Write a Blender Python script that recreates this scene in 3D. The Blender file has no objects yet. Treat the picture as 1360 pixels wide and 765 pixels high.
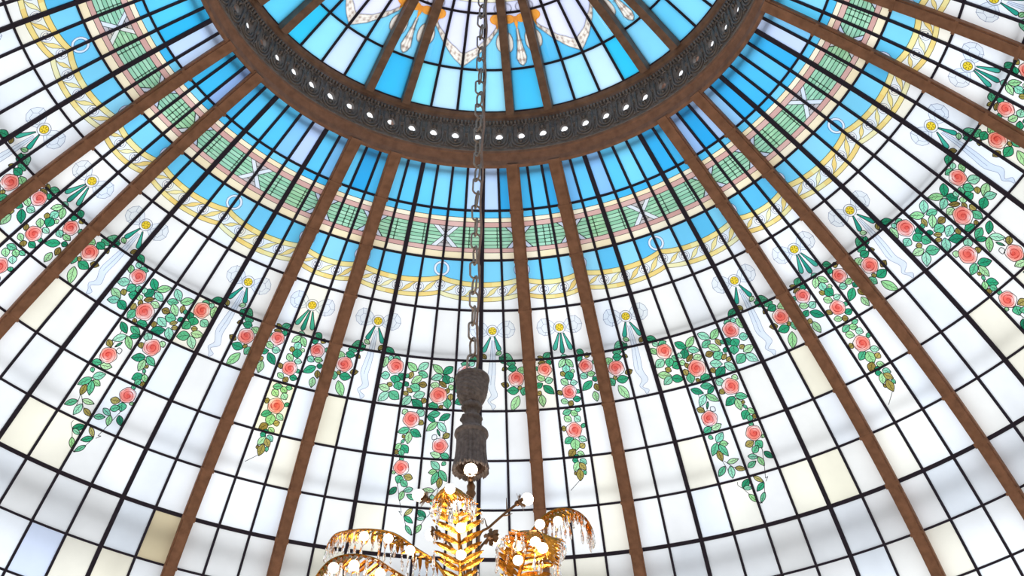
import bpy, bmesh, math, random
from mathutils import Vector, Matrix
import numpy as np
rad = math.radians
C = bpy.context.scene.collection
S = 6.0                                   # metres per unit of the dome's profile
EYE = 1.6
AX, AY = -0.2389, 6.9577                  # the dome's axis; the viewer stands at the origin
TH0 = 10.2593                             # azimuth (deg, from +Y) of the nearest narrow bay's middle
BAY = 36.0
HN = 4.75                                 # half a narrow bay, main dome (deg)
HL = 4.85                                 # the same in the lantern

# ---------------------------------------------------------------- profiles
def poly(c, v):
    r = 0.0
    for q in c: r = r * v + q
    return r
CR = (1.35750242e-05, -4.01318111e-04, 2.09086366e-03, 7.50234261e-02, 4.15965459e-01)
CZ = (4.27122215e-05, -2.48593785e-03, -3.30589150e-02, 1.63651985e+00)
def dome_rz(v): return poly(CR, v) * S, poly(CZ, v) * S + EYE
CI = (-0.0128, -0.0505, 0.3874)
CL = (-0.85772592, 0.09052476, 1.81995715)
def lantern_rz(j):
    r = max(poly(CI, j), 0.004)
    return r * S, poly(CL, r) * S + EYE
class Bay:
    """One bay of glass: (u, v) with u counted in panes across and v in bars down from the crown."""
    def __init__(s, prof, wide, lantern=False):
        s.prof = prof; s.wide = wide; s.lan = lantern
        if lantern: s.n = 4 if wide else 1; s.half = (BAY / 2 - HL) if wide else HL
        else:       s.n = 8 if wide else 3; s.half = (BAY / 2 - HN) if wide else HN
        s.d = rad(2 * s.half / s.n)
    def phi(s, u): return (u - s.n / 2) * s.d
    def nrm(s, v):
        r0, z0 = s.prof(v - .02); r1, z1 = s.prof(v + .02)
        dr, dz = r1 - r0, z1 - z0; l = math.hypot(dr, dz)
        return dz / l, -dr / l
    def pos(s, u, v, off=0.0):
        r, z = s.prof(v); nr, nz = s.nrm(v); p = s.phi(u)
        r += nr * off; z += nz * off
        return Vector((r * math.sin(p), r * math.cos(p), z))
    def a(s, v): return s.prof(v)[0] * s.d                  # metres per pane
    def b(s, v):
        r0, z0 = s.prof(v - .02); r1, z1 = s.prof(v + .02)
        return math.hypot(r1 - r0, z1 - z0) / .04           # metres per bar
    def uv(s, uc, vc, x, y): return uc + x / s.a(vc), vc + y / s.b(vc)
W, N = Bay(dome_rz, True), Bay(dome_rz, False)
LW, LN = Bay(lantern_rz, True, True), Bay(lantern_rz, False, True)

# ---------------------------------------------------------------- colour and materials
def lin(c):
    if isinstance(c, str):
        c = c.lstrip('#'); c = [int(c[i:i+2], 16) / 255 for i in (0, 2, 4)]
    return tuple(x / 12.92 if x <= .04045 else ((x + .055) / 1.055) ** 2.4 for x in c)
def node_mat(name):
    m = bpy.data.materials.new(name); m.use_nodes = True
    nt = m.node_tree; nt.nodes.clear()
    out = nt.nodes.new('ShaderNodeOutputMaterial')
    return m, nt, out
def plain(name, col, rough=.6, metal=0.0, var=.25, scale=8.0, bump=0.0, spec=.3):
    m, nt, out = node_mat(name); N_ = nt.nodes.new; L = nt.links.new
    b = N_('ShaderNodeBsdfPrincipled'); L(b.outputs[0], out.inputs[0])
    b.inputs['Roughness'].default_value = rough; b.inputs['Metallic'].default_value = metal
    b.inputs['Specular IOR Level'].default_value = spec
    tc = N_('ShaderNodeTexCoord'); no = N_('ShaderNodeTexNoise'); no.inputs['Scale'].default_value = scale
    no.inputs['Detail'].default_value = 5
    L(tc.outputs['Object'], no.inputs['Vector'])
    rp = N_('ShaderNodeValToRGB'); c = lin(col)
    rp.color_ramp.elements[0].position = .3; rp.color_ramp.elements[1].position = .7
    rp.color_ramp.elements[0].color = tuple(x * (1 - var) for x in c) + (1,)
    rp.color_ramp.elements[1].color = tuple(min(1, x * (1 + var)) for x in c) + (1,)
    L(no.outputs[0], rp.inputs[0]); L(rp.outputs[0], b.inputs['Base Color'])
    if bump:
        bp = N_('ShaderNodeBump'); bp.inputs['Strength'].default_value = bump; bp.inputs['Distance'].default_value = .01
        L(no.outputs[0], bp.inputs['Height']); L(bp.outputs[0], b.inputs['Normal'])
    return m
def glass_mat(name, rough=.35, gloss=.05):
    """Opalescent leaded glass: passes daylight diffusely, its colour belongs to each piece."""
    m, nt, out = node_mat(name); N_ = nt.nodes.new; L = nt.links.new
    at = N_('ShaderNodeAttribute'); at.attribute_name = 'Col'
    tc = N_('ShaderNodeTexCoord'); no = N_('ShaderNodeTexNoise'); no.inputs['Scale'].default_value = 2.3
    no.inputs['Detail'].default_value = 4; no.inputs['Roughness'].default_value = .55
    L(tc.outputs['Object'], no.inputs['Vector'])
    mr = N_('ShaderNodeMapRange'); mr.inputs['From Min'].default_value = .3; mr.inputs['From Max'].default_value = .7
    mr.inputs['To Min'].default_value = .93; mr.inputs['To Max'].default_value = 1.03
    L(no.outputs[0], mr.inputs[0])
    mx = N_('ShaderNodeVectorMath'); mx.operation = 'SCALE'
    L(at.outputs['Color'], mx.inputs[0]); L(mr.outputs[0], mx.inputs['Scale'])
    tr = N_('ShaderNodeBsdfTranslucent'); L(mx.outputs[0], tr.inputs['Color'])
    gl = N_('ShaderNodeBsdfGlossy'); gl.inputs['Roughness'].default_value = rough
    mi = N_('ShaderNodeMixShader'); mi.inputs[0].default_value = gloss
    L(tr.outputs[0], mi.inputs[1]); L(gl.outputs[0], mi.inputs[2]); L(mi.outputs[0], out.inputs[0])
    return m
def emit(name, col, s):
    m, nt, out = node_mat(name); e = nt.nodes.new('ShaderNodeEmission')
    e.inputs[0].default_value = tuple(col) + (1,); e.inputs[1].default_value = s
    nt.links.new(e.outputs[0], out.inputs[0]); return m
M = dict(
    glass=glass_mat('stained_glass'),
    lead=plain('lead_came', (.16, .14, .22), .6, 0, .1),
    fine=plain('fine_lead_line', (.16, .17, .20), .7, 0, .1),
    paint=plain('painted_blue_line', (.45, .50, .68), .8, 0, .1),
    brown=plain('brown_painted_iron', (.585, .43, .345), .55, 0, .22, 14, .15),
    brown_dark=plain('dark_brown_iron', (.52, .41, .35), .6, 0, .25, 12, .2),
    carved=plain('carved_grey_iron', (.49, .46, .45), .5, 0, .3, 20, .3, .4),
    outer=plain('outer_roof_steel', (.45, .45, .47), .7),
    wall=plain('plaster', (.88, .83, .74), .9, 0, .04, 2),
    floor=plain('stone_floor', (.62, .56, .48), .6, 0, .12, 1.2),
    chain=plain('chain_steel', (.62, .57, .54), .4, .55, .15, 30),
    cord=plain('cord_sleeve', (.56, .47, .43), .7, 0, .15, 25),
    bell_shade=plain('shaded_bell_wood', (.20, .15, .13), .9),  # wood inside the bell, its shade put into a darker colour
    wood=plain('weathered_carved_wood', (.42, .395, .40), .8, 0, .35, 40, .4),
    gold=plain('gilded_metal', (.78, .52, .20), .24, 1.0, .5, 45, .25, .5),
    bronze=plain('tarnished_bronze', (.46, .35, .26), .4, .7, .25, 30),
    bulb=emit('lit_bulb', (1.0, .82, .58), 7.0),
)
def crystal_mat():
    m, nt, out = node_mat('cut_crystal'); b = nt.nodes.new('ShaderNodeBsdfPrincipled')
    b.inputs['Base Color'].default_value = (.98, .96, .94, 1); b.inputs['Roughness'].default_value = .04
    b.inputs['IOR'].default_value = 1.5; b.inputs['Transmission Weight'].default_value = .92
    nt.links.new(b.outputs[0], out.inputs[0]); return m
M['crystal'] = crystal_mat()

# ---------------------------------------------------------------- mesh building
class MB:
    """Collects vertices and faces (with a colour per face) and links them as one mesh object."""
    def __init__(s): s.v = []; s.f = []; s.c = []; s.smooth = False
    def face(s, pts, col=(1, 1, 1)):
        i = len(s.v); s.v += [tuple(p) for p in pts]; s.f.append(tuple(range(i, i + len(pts)))); s.c.append(col)
    def mesh(s, vs, fs, col=(1, 1, 1)):
        i = len(s.v); s.v += [tuple(p) for p in vs]
        for f in fs: s.f.append(tuple(k + i for k in f)); s.c.append(col)
    def sweep(s, pts, side, nor, w, h, lo=0.0, closed=False, col=(1, 1, 1)):
        """A rectangular bar along pts: w across side[i], from lo to h along nor[i]."""
        vs = []; n = len(pts)
        for p, a, b in zip(pts, side, nor):
            for x, y in ((-w/2, lo), (w/2, lo), (w/2, h), (-w/2, h)): vs.append(p + a * x + b * y)
        fs = []
        m = n if closed else n - 1
        for i in range(m):
            j = (i + 1) % n
            for k in range(4): fs.append((i*4+k, i*4+(k+1) % 4, j*4+(k+1) % 4, j*4+k))
        if not closed: fs += [(3, 2, 1, 0), tuple((n-1)*4+k for k in range(4))]
        s.mesh(vs, fs, col)
    def tube(s, pts, r, n=6, closed=False, up=Vector((0, 0, 1)), col=(1, 1, 1)):
        pts = [Vector(p) for p in pts]; m = len(pts); vs = []
        rr = r if isinstance(r, (list, tuple)) else [r] * m
        pa = None
        for i, p in enumerate(pts):
            t = (pts[(i+1) % m] - pts[i-1]) if (closed or 0 < i < m-1) else (pts[1]-pts[0] if i == 0 else pts[-1]-pts[-2])
            t.normalize()
            a = (pa - t * pa.dot(t)) if pa is not None else (up.cross(t) if abs(up.dot(t)) < .97 else Vector((1, 0, 0)).cross(t))
            a.normalize(); pa = a; b = t.cross(a)
            for k in range(n):
                q = 2 * math.pi * k / n; vs.append(p + (a * math.cos(q) + b * math.sin(q)) * rr[i])
        fs = []
        for i in range(m if closed else m - 1):
            j = (i + 1) % m
            for k in range(n): fs.append((i*n+k, i*n+(k+1) % n, j*n+(k+1) % n, j*n+k))
        if not closed: fs += [tuple(range(n-1, -1, -1)), tuple((m-1)*n+k for k in range(n))]
        s.mesh(vs, fs, col)
    def lathe(s, prof, n, cx=0, cy=0, flute=None, a0=0, closed=False, col=(1, 1, 1)):
        vs = []; m = len(prof)
        for i, (r, z) in enumerate(prof):
            for k in range(n):
                q = 2 * math.pi * k / n + a0; rr = r * (flute(i, k) if flute else 1)
                vs.append((cx + rr * math.sin(q), cy + rr * math.cos(q), z))
        fs = []
        for i in range(m if closed else m - 1):
            j = (i + 1) % m
            for k in range(n): fs.append((i*n+k, j*n+k, j*n+(k+1) % n, i*n+(k+1) % n))
        s.mesh(vs, fs, col)
    def ball(s, c, r, n=12, sq=(1, 1, 1), col=(1, 1, 1)):
        vs = []; m = n // 2
        for i in range(m + 1):
            t = math.pi * i / m
            for k in range(n):
                q = 2 * math.pi * k / n
                vs.append((c[0] + r*sq[0]*math.sin(t)*math.cos(q), c[1] + r*sq[1]*math.sin(t)*math.sin(q), c[2] + r*sq[2]*math.cos(t)))
        s.mesh(vs, [(i*n+k, (i+1)*n+k, (i+1)*n+(k+1) % n, i*n+(k+1) % n) for i in range(m) for k in range(n)], col)
    def data(s, name, mat, colours=False, smooth=False):
        me = bpy.data.meshes.new(name); me.from_pydata(s.v, [], s.f); me.materials.append(mat)
        if colours:
            at = me.color_attributes.new('Col', 'FLOAT_COLOR', 'CORNER')
            buf = []
            for f, c in zip(s.f, s.c): buf += list((c[0], c[1], c[2], 1.0)) * len(f)
            at.data.foreach_set('color', buf)
        if smooth: me.polygons.foreach_set('use_smooth', [True] * len(me.polygons))
        me.update(); return me
    def build(s, name, mat, parent=None, colours=False, smooth=False):
        return link(name, s.data(name, mat, colours, smooth), parent)
def link(name, me, parent=None):
    o = bpy.data.objects.new(name, me); C.objects.link(o)
    if parent is not None: o.parent = parent
    return o
def tag(o, label=None, cat=None, kind=None, group=None):
    for k, x in (('label', label), ('category', cat), ('kind', kind), ('group', group)):
        if x: o[k] = x
    return o
def bar_along_v(mb, B, u, v0, v1, w, h, lo=0.0, step=.5):
    n = max(2, int((v1 - v0) / step) + 1); P, A, Q = [], [], []
    p = B.phi(u); sd = Vector((math.cos(p), -math.sin(p), 0))
    for i in range(n):
        v = v0 + (v1 - v0) * i / (n - 1); nr, nz = B.nrm(v)
        P.append(B.pos(u, v)); A.append(sd); Q.append(Vector((nr * math.sin(p), nr * math.cos(p), nz)))
    mb.sweep(P, A, Q, w, h, lo)
def bar_along_u(mb, B, v, w, h, lo=0.0, u0=0.0, u1=None):
    u1 = B.n if u1 is None else u1; n = max(2, int((u1 - u0) * 2) + 1); P, A, Q = [], [], []
    nr, nz = B.nrm(v)
    for i in range(n):
        u = u0 + (u1 - u0) * i / (n - 1); p = B.phi(u)
        nn = Vector((nr * math.sin(p), nr * math.cos(p), nz)); t = Vector((math.cos(p), -math.sin(p), 0))
        P.append(B.pos(u, v)); Q.append(nn); A.append(nn.cross(t))
    mb.sweep(P, A, Q, w, h, lo)
def strip(mb, B, uvs, w, off, col=(1, 1, 1), taper=False):
    """A flat line of width w (m) along points (u, v)."""
    n = len(uvs); L, R = [], []
    for i in range(n):
        u0, v0 = uvs[max(i-1, 0)]; u1, v1 = uvs[min(i+1, n-1)]; u, v = uvs[i]
        a, b = B.a(v), B.b(v); x, y = (u1-u0)*a, (v1-v0)*b; l = math.hypot(x, y) or 1
        k = w / 2 * ((1 - .8 * i / (n - 1)) if taper else 1)
        nx, ny = -y / l * k / a, x / l * k / b
        L.append(B.pos(u+nx, v+ny, off)); R.append(B.pos(u-nx, v-ny, off))
    i0 = len(mb.v); mb.v += [tuple(p) for q in zip(L, R) for p in q]
    for i in range(n-1): mb.f.append((i0+2*i, i0+2*i+1, i0+2*i+3, i0+2*i+2)); mb.c.append(col)

# ---- flat pieces of glass: painter's order, upper pieces cut out of the ones below (all pieces convex)
def cross(o, a, b): return (a[0]-o[0])*(b[1]-o[1]) - (a[1]-o[1])*(b[0]-o[0])
def area(p): return sum(p[i-1][0]*p[i][1] - p[i][0]*p[i-1][1] for i in range(len(p))) / 2
def ccw(p): return p if area(p) > 0 else p[::-1]
def half(p, a, b, inside):
    out = []; s = 1 if inside else -1
    for i in range(len(p)):
        q0, q1 = p[i-1], p[i]; d0, d1 = s*cross(a, b, q0), s*cross(a, b, q1)
        if (d0 >= 0) != (d1 >= 0):
            t = d0 / (d0 - d1); out.append((q0[0]+(q1[0]-q0[0])*t, q0[1]+(q1[1]-q0[1])*t))
        if d1 >= 0: out.append(q1)
    return out
def bbox(p): return min(x for x, _ in p), max(x for x, _ in p), min(y for _, y in p), max(y for _, y in p)
def apart(b, c): return b[1] < c[0] or c[1] < b[0] or b[3] < c[2] or c[3] < b[2]
def minus(pieces, cut):
    cb = bbox(cut); res = []
    for p in pieces:
        if apart(bbox(p), cb): res.append(p); continue
        rest = p
        for i in range(len(cut)):
            a, b = cut[i-1], cut[i]
            o = half(rest, a, b, False)
            if len(o) > 2 and abs(area(o)) > 1e-6: res.append(o)
            rest = half(rest, a, b, True)
            if len(rest) < 3: break
    return res
def seg_minus(segs, cut):
    cb = bbox(cut); res = []
    for p, q in segs:
        if apart(bbox([p, q]), cb): res.append((p, q)); continue
        t0, t1 = 0.0, 1.0; ok = True
        for i in range(len(cut)):
            a, b = cut[i-1], cut[i]; d0, d1 = cross(a, b, p), cross(a, b, q)
            if d0 < 0 and d1 < 0: ok = False; break
            if d0 < 0: t0 = max(t0, d0/(d0-d1))
            elif d1 < 0: t1 = min(t1, d0/(d0-d1))
        if not ok or t0 >= t1: res.append((p, q)); continue
        at = lambda t: (p[0]+(q[0]-p[0])*t, p[1]+(q[1]-p[1])*t)
        if t0 > .001: res.append((p, at(t0)))
        if t1 < .999: res.append((at(t1), q))
    return res
def lens(B, u0, v0, u1, v1, w, rng, kind='leaf'):
    uc, vc = (u0+u1)/2, (v0+v1)/2; a, b = B.a(vc), B.b(vc)
    x, y = (u1-u0)*a, (v1-v0)*b; L = math.hypot(x, y); dx, dy = x/L, y/L
    if kind == 'leaf':
        w = min(w, L * 1.1)
        pr = ((0, .0), (.08, .36), (.22, .76), (.40, 1), (.58, .94), (.76, .66), (.9, .28), (1, 0))
    else:
        pr = ((0, .22), (.3, .5), (.6, .8), (.8, 1), (.93, .85), (1, 0))
    pts = []
    for sgn, seq in ((1, pr), (-1, pr[::-1])):
        for t, h in seq:
            if h == 0 and sgn == -1: continue
            px, py = (t-.5)*L, sgn*h*w/2
            q = (uc + (px*dx - py*dy)/a, vc + (px*dy + py*dx)/b)
            if not pts or abs(q[0]-pts[-1][0]) + abs(q[1]-pts[-1][1]) > 1e-6: pts.append(q)
    mid = [(uc + (t-.5)*L*dx/a, vc + (t-.5)*L*dy/b) for t in (.06, .35, .65, .93)]
    veins = []
    if kind == 'leaf' and L > .08:
        for t, sg in ((.3, 1), (.42, -1), (.54, 1), (.66, -1)):
            q0 = (t-.5)*L; q1x, q1y = (t-.5+.17)*L, sg*w*.27
            veins.append(((uc+q0*dx/a, vc+q0*dy/b), (uc+(q1x*dx-q1y*dy)/a, vc+(q1x*dy+q1y*dx)/b)))
    return ccw(pts), mid, veins
WL="3.11 4.13 3.5 4.3 76 D;3.49 4.28 3.94 4.11 71 L;3.5 4.32 3.95 4.41 71 A;3.24 4.48 3.44 4.29 87 D;3.1 4.34 3.17 4.46 51 A;2.84 4.36 3 4.49 61 M;2.48 4.39 2.08 4.51 87 A;2.75 4.39 2.57 4.56 87 M;3.04 4.54 2.71 4.59 82 D;2.43 4.56 2.63 4.65 56 O;2.08 4.65 2.58 4.73 76 L;2.58 4.75 2.2 4.87 76 A;2.55 4.77 2.98 4.86 82 D;3.04 4.51 3.25 4.58 61 L;3.31 4.55 3.64 4.43 51 O;3.24 4.56 3.31 4.69 46 O;3.13 4.67 3.13 4.81 61 O;3.59 4.52 3.97 4.53 71 L;3.27 4.77 3.21 4.98 82 M;3.57 4.95 3.98 4.92 82 D;3.41 4.91 3.55 4.99 41 O;2.11 4.12 2.28 4.26 61 L;2.23 4.03 2.48 4.09 56 A;2.45 4.1 2.81 4.06 61 M;4.11 4.09 4.52 4.26 76 A;4.54 4.28 4.96 4.12 76 L;4.08 4.37 4.49 4.29 71 M;4.7 4.29 4.8 4.45 51 O;4.31 4.36 4.71 4.53 71 L;4.08 4.54 4.42 4.52 66 O;4.13 4.7 4.57 4.79 82 A;4.1 4.79 4.18 4.91 56 O;5.26 4.08 5.58 4.06 51 M;5.58 4.04 5.75 4.12 51 A;5.83 4.06 5.89 4.29 66 L;5.58 4.41 5.94 4.46 82 A;5.04 4.35 5.19 4.5 82 D;5.33 4.4 5.37 4.57 97 D;5.26 4.52 5.12 4.69 92 M;5.41 4.62 5.64 4.58 51 O;5.49 4.7 5.96 4.65 76 L;5.49 4.74 5.08 4.87 97 M;5.51 4.75 5.86 4.96 82 A;4.81 4.4 4.99 4.38 46 M;4.81 4.52 4.97 4.59 61 D;4.33 4.63 4.75 4.58 92 M;4.62 4.71 4.86 4.62 46 O;4.75 4.76 5 4.71 46 O;4.16 5 4.61 4.84 92 D;4.65 4.78 4.95 4.99 82 A;5.67 3.97 5.93 3.87 51 D;6.09 3.86 6.22 3.98 41 D;3.48 5.07 3.93 5.13 71 M;3.1 5.08 3.51 5.22 66 D;3.64 5.25 3.97 5.14 51 D;3.54 5.25 3.21 5.45 71 A;3.56 5.25 3.94 5.45 66 L;3.55 5.39 3.42 5.54 24 M;3.08 5.47 3.33 5.57 61 O;3.56 5.51 3.69 5.61 51 W;3.05 5.96 3.37 5.89 71 M;3.34 5.94 3.73 5.88 71 L;4.09 5.04 4.35 5.16 82 A;4.1 5.24 4.23 5.34 61 O;4.7 5.06 4.89 5.15 61 L;4.54 5.43 4.96 5.53 71 M;4.52 5.45 4.1 5.57 82 D;4.54 5.49 4.55 5.74 71 L;4.67 5.58 4.78 5.62 41 O;4.68 5.65 4.78 5.74 31 M;4.76 5.77 4.49 5.92 87 D;4.78 5.74 4.96 5.88 56 L;4.83 5.89 4.98 5.96 51 O;4.77 5.86 4.68 6 61 M;4.62 6.01 4.77 6.07 46 M;3.36 6.2 3.68 6.04 76 A;3.44 6.24 3.73 6.28 61 L;3.16 6.04 3.29 6.12 41 M;4.85 6.36 4.96 6.3 36 L;4.24 6.42 4.56 6.38 71 O;4.62 6.38 4.75 6.54 87 M;4.39 6.59 4.64 6.47 66 M;4.19 6.62 4.51 6.69 56 A;4.74 6.62 4.95 6.79 61 D;4.5 6.68 4.59 6.89 56 L;4.06 6.83 4.39 6.75 56 M;3.37 6.21 3.08 6.44 71 M;3.41 6.25 3.59 6.52 66 M;3.31 6.36 3.35 6.59 61 O;3.47 6.64 3.88 6.62 51 L;3.66 6.77 4 6.85 51 O;3.37 6.69 3.07 6.86 61 M;3.55 6.71 3.49 6.96 66 A;3.68 7.19 4 7.04 66 D;3.71 7.19 3.99 7.23 46 A;4.13 7.02 4.39 7.18 46 Y;4.39 7.19 4.08 7.32 56 D;3.81 7.33 4 7.53 51 L;4.31 7.37 4.08 7.56 46 M"
WE="1.13 3.81 1.37 3.88 46 L;1.14 3.9 0.67 3.97 92 M;0.97 4.05 1.23 3.91 61 D;0.56 4.05 0.96 4.06 61 M;0.52 4.14 0.91 4.16 76 D;0.92 4.13 1.13 4.19 46 O;0.21 4.23 0.51 4.17 84 L;0.86 4.5 1.18 4.45 61 O;0.49 4.6 0.96 4.59 84 D;0.23 4.53 0.35 4.7 76 M;0.38 4.57 0.52 4.52 46 O;0.5 4.7 0.8 5 84 L;2.05 3.9 2.46 3.99 69 D;1.76 3.96 1.96 3.85 46 O;1.42 3.51 1.2 3.8 43 T;1.59 3.53 1.9 3.83 43 T"
NL="0.61 3.99 0.94 3.88 66 M;0.75 4.02 0.92 4.12 51 D;0.37 3.94 0.65 4 36 O;0.36 4.08 0.71 4.05 41 O;0.22 4.14 0.33 4.22 46 M;0.27 4.33 0.62 4.42 66 L;0.59 4.45 0.93 4.41 71 A;0.19 4.55 0.49 4.48 61 D;0.5 4.52 0.92 4.71 76 D;1.52 4.03 1.23 4.2 61 L;1.57 4.04 1.84 4.22 61 L;1.36 3.99 1.66 3.98 51 A;1.56 4.15 1.49 4.33 76 A;1.69 4.28 1.87 4.31 51 L;1.28 4.28 1.45 4.38 51 O;1.56 4.29 1.67 4.47 92 D;1.25 4.43 1.54 4.55 71 L;1.6 4.52 1.92 4.52 56 A;2.08 3.89 2.39 3.98 61 D;2.04 4.1 2.29 4.02 51 D;2.38 4 2.6 4.04 56 O;2.35 4.39 2.71 4.39 61 L;2.07 4.38 2.37 4.45 66 A;2.53 4.52 2.77 4.48 56 D;2.51 4.53 2.06 4.7 76 D;2.61 4.59 2.7 4.75 56 O;2.71 4.12 2.75 4.22 36 M;1.43 3.51 1.13 3.85 43 T;1.51 3.52 1.47 3.93 43 T;1.63 3.52 1.88 3.87 43 T;1.07 4.64 1.22 4.75 50 O;1.14 4.84 1.45 4.91 57 L;1.63 4.85 1.96 4.85 64 D;1.43 4.89 1.63 4.96 64 O;1.8 4.67 1.94 4.74 43 M;1.15 5.12 1.52 5.06 64 M;1.46 5.09 1.74 5.16 64 L;1.63 5.06 1.9 5.06 50 M;1.19 5.17 1.46 5.28 71 L;1.59 5.19 1.8 5.3 71 A;1.81 5.36 1.95 5.42 57 M;1.03 5.41 1.24 5.41 57 O;1.1 5.71 1.46 5.59 71 M;1.64 5.61 1.93 5.7 64 A;1.5 5.63 1.47 5.88 100 L;1.64 5.82 1.84 5.75 64 O;1.45 5.84 1.19 5.99 79 O;1.52 5.9 1.77 5.99 57 L;1.37 5.97 1.59 6.01 43 D;1.3 6.05 1.52 6.08 57 D;1.58 6.05 1.8 6.16 64 A;1.52 6.09 1.33 6.29 64 L;1.54 6.12 1.75 6.28 64 O;1.68 6.27 1.71 6.38 36 M;1.32 6.3 1.43 6.36 36 O;1.53 6.24 1.5 6.49 74 O;0.39 4.7 0.43 4.95 71 L;0.23 4.64 0.39 4.71 57 O;2.53 4.74 2.57 4.95 64 L"
# ---------------------------------------------------------------- garland data: stem end (u, v), tip (u, v), width mm, tint
def parse(t):
    return [(*map(float, q.split()[:5]), q.split()[5]) for q in t.split(';')]
TINT = dict(D=('#1d9a70', '#128a66', '#2ba678'), M=('#5ebf92', '#49b487', '#6cc79b'), A=('#97d9bb', '#86d0b4', '#a5dfc4'),
            L=('#a9dda4', '#97d596', '#b9e4b0'), O=('#9c8f46', '#8d7a3c', '#a99a55'), Y=('#c2bb74',), W=('#f2f4f4',), T=('#21a58e', '#3fb49c', '#189a86'))
GAIN = 1.16                                # a piece lies on the pale glass behind it
def over(c): return tuple(min(1.0, x * GAIN) for x in lin(c))
EDGE_L = parse(WE)
LEAVES = {True: parse(WL) + EDGE_L + [(8-a, b, 8-c, d, w, k) for a, b, c, d, w, k in EDGE_L], False: parse(NL)}
ROSES = {True: [(2.6, 4.24, .080), (3.6, 4.72, .092), (5.42, 4.23, .084), (4.52, 5.24, .088), (3.4, 5.72, .083), (4.66, 6.22, .081), (.57, 4.36, .083), (7.43, 4.36, .083)],
         False: [(.62, 4.21, .074), (2.37, 4.22, .074), (1.53, 4.69, .077), (1.5, 5.46, .084)]}
STEMS = {True: [[(3.35, 6.59), (3.43, 6.8)], [(4.73, 6.54), (4.54, 6.99), (4.48, 7.12), (4.57, 7.1), (4.46, 7.18)], [(3.39, 6.58), (3.62, 6.75), (3.83, 6.81)],
                [(3.66, 7.18), (3.57, 7.11), (3.59, 7.05)], [(3.68, 7.18), (3.82, 7.33), (4.08, 7.57)], [(4.4, 7.19), (4.3, 7.37), (4.11, 7.57)], [(3.44, 6.1), (3.42, 6.4)],
                [(4.7, 5.5), (4.72, 5.9), (4.68, 6.1)], [(3.3, 5.2), (3.33, 5.6)], [(4.66, 6.3), (4.72, 6.6)]],
         False: [[(1.5, 6.46), (1.12, 6.66)], [(1.5, 3.95), (1.5, 4.6)]]}
BOWS = {True: [1.5, 6.5], False: [1.5]}
BOW_V = 3.4

def circle(B, u, v, r, n=16, rng=None, j=0.0):
    a, b = B.a(v), B.b(v); out = []
    for i in range(n):
        q = 2*math.pi*i/n; k = r * (1 + (rng.uniform(-j, j) if rng else 0))
        out.append((u + k*math.cos(q)/a, v + k*math.sin(q)/b))
    return ccw(out)
def loop(B, mb, pts, w, off, col=(1, 1, 1)): strip(mb, B, list(pts) + [pts[0]], w, off, col)
def flat(mb, B, p, off, col): mb.face([B.pos(u, v, off) for u, v in p], col)

def foliage(wide, mirror):
    """All leaves of one bay's rose garland, with their leads; returns (glass data, lead data)."""
    B = W if wide else N; rng = random.Random(4)
    fx = (lambda u: B.n - u) if mirror else (lambda u: u)
    g, l = MB(), MB()
    cuts = [circle(B, fx(u), v, r*.97, 14) for u, v, r in ROSES[wide]]
    items = []
    for u0, v0, u1, v1, w, k in LEAVES[wide]:
        p, mid, veins = lens(B, fx(u0), v0, fx(u1), v1, w/1000*1.06, rng, 'leaf' if k != 'T' else 'streamer')
        items.append((p, mid, veins, k))
    for p, mid, veins, k in reversed(items):
        pieces = [p]; edge = [(p[i-1], p[i]) for i in range(len(p))]
        ms = [(mid[i], mid[i+1]) for i in range(len(mid)-1)]; vs = list(veins)
        for c in cuts:
            if apart(bbox(p), bbox(c)): continue
            pieces = minus(pieces, c); edge = seg_minus(edge, c); ms = seg_minus(ms, c); vs = seg_minus(vs, c)
        col = over(rng.choice(TINT[k])); f = rng.uniform(.93, 1.07); col = tuple(min(1, x*f) for x in col)
        for q in pieces: flat(g, B, q, .004, col)
        for q in edge: strip(l, B, q, .0074, .0065)
        if k not in 'WT':
            for q in ms: strip(l, B, q, .0042, .006)
            for q in vs: strip(l, B, q, .0026, .006)
        cuts.append(p)
    for s in STEMS[wide]:
        seg = [((fx(a[0]), a[1]), (fx(b[0]), b[1])) for a, b in zip(s, s[1:])]
        for c in cuts: seg = seg_minus(seg, c)
        for q in seg: strip(l, B, q, .006, .006)
    return g, l
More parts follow.
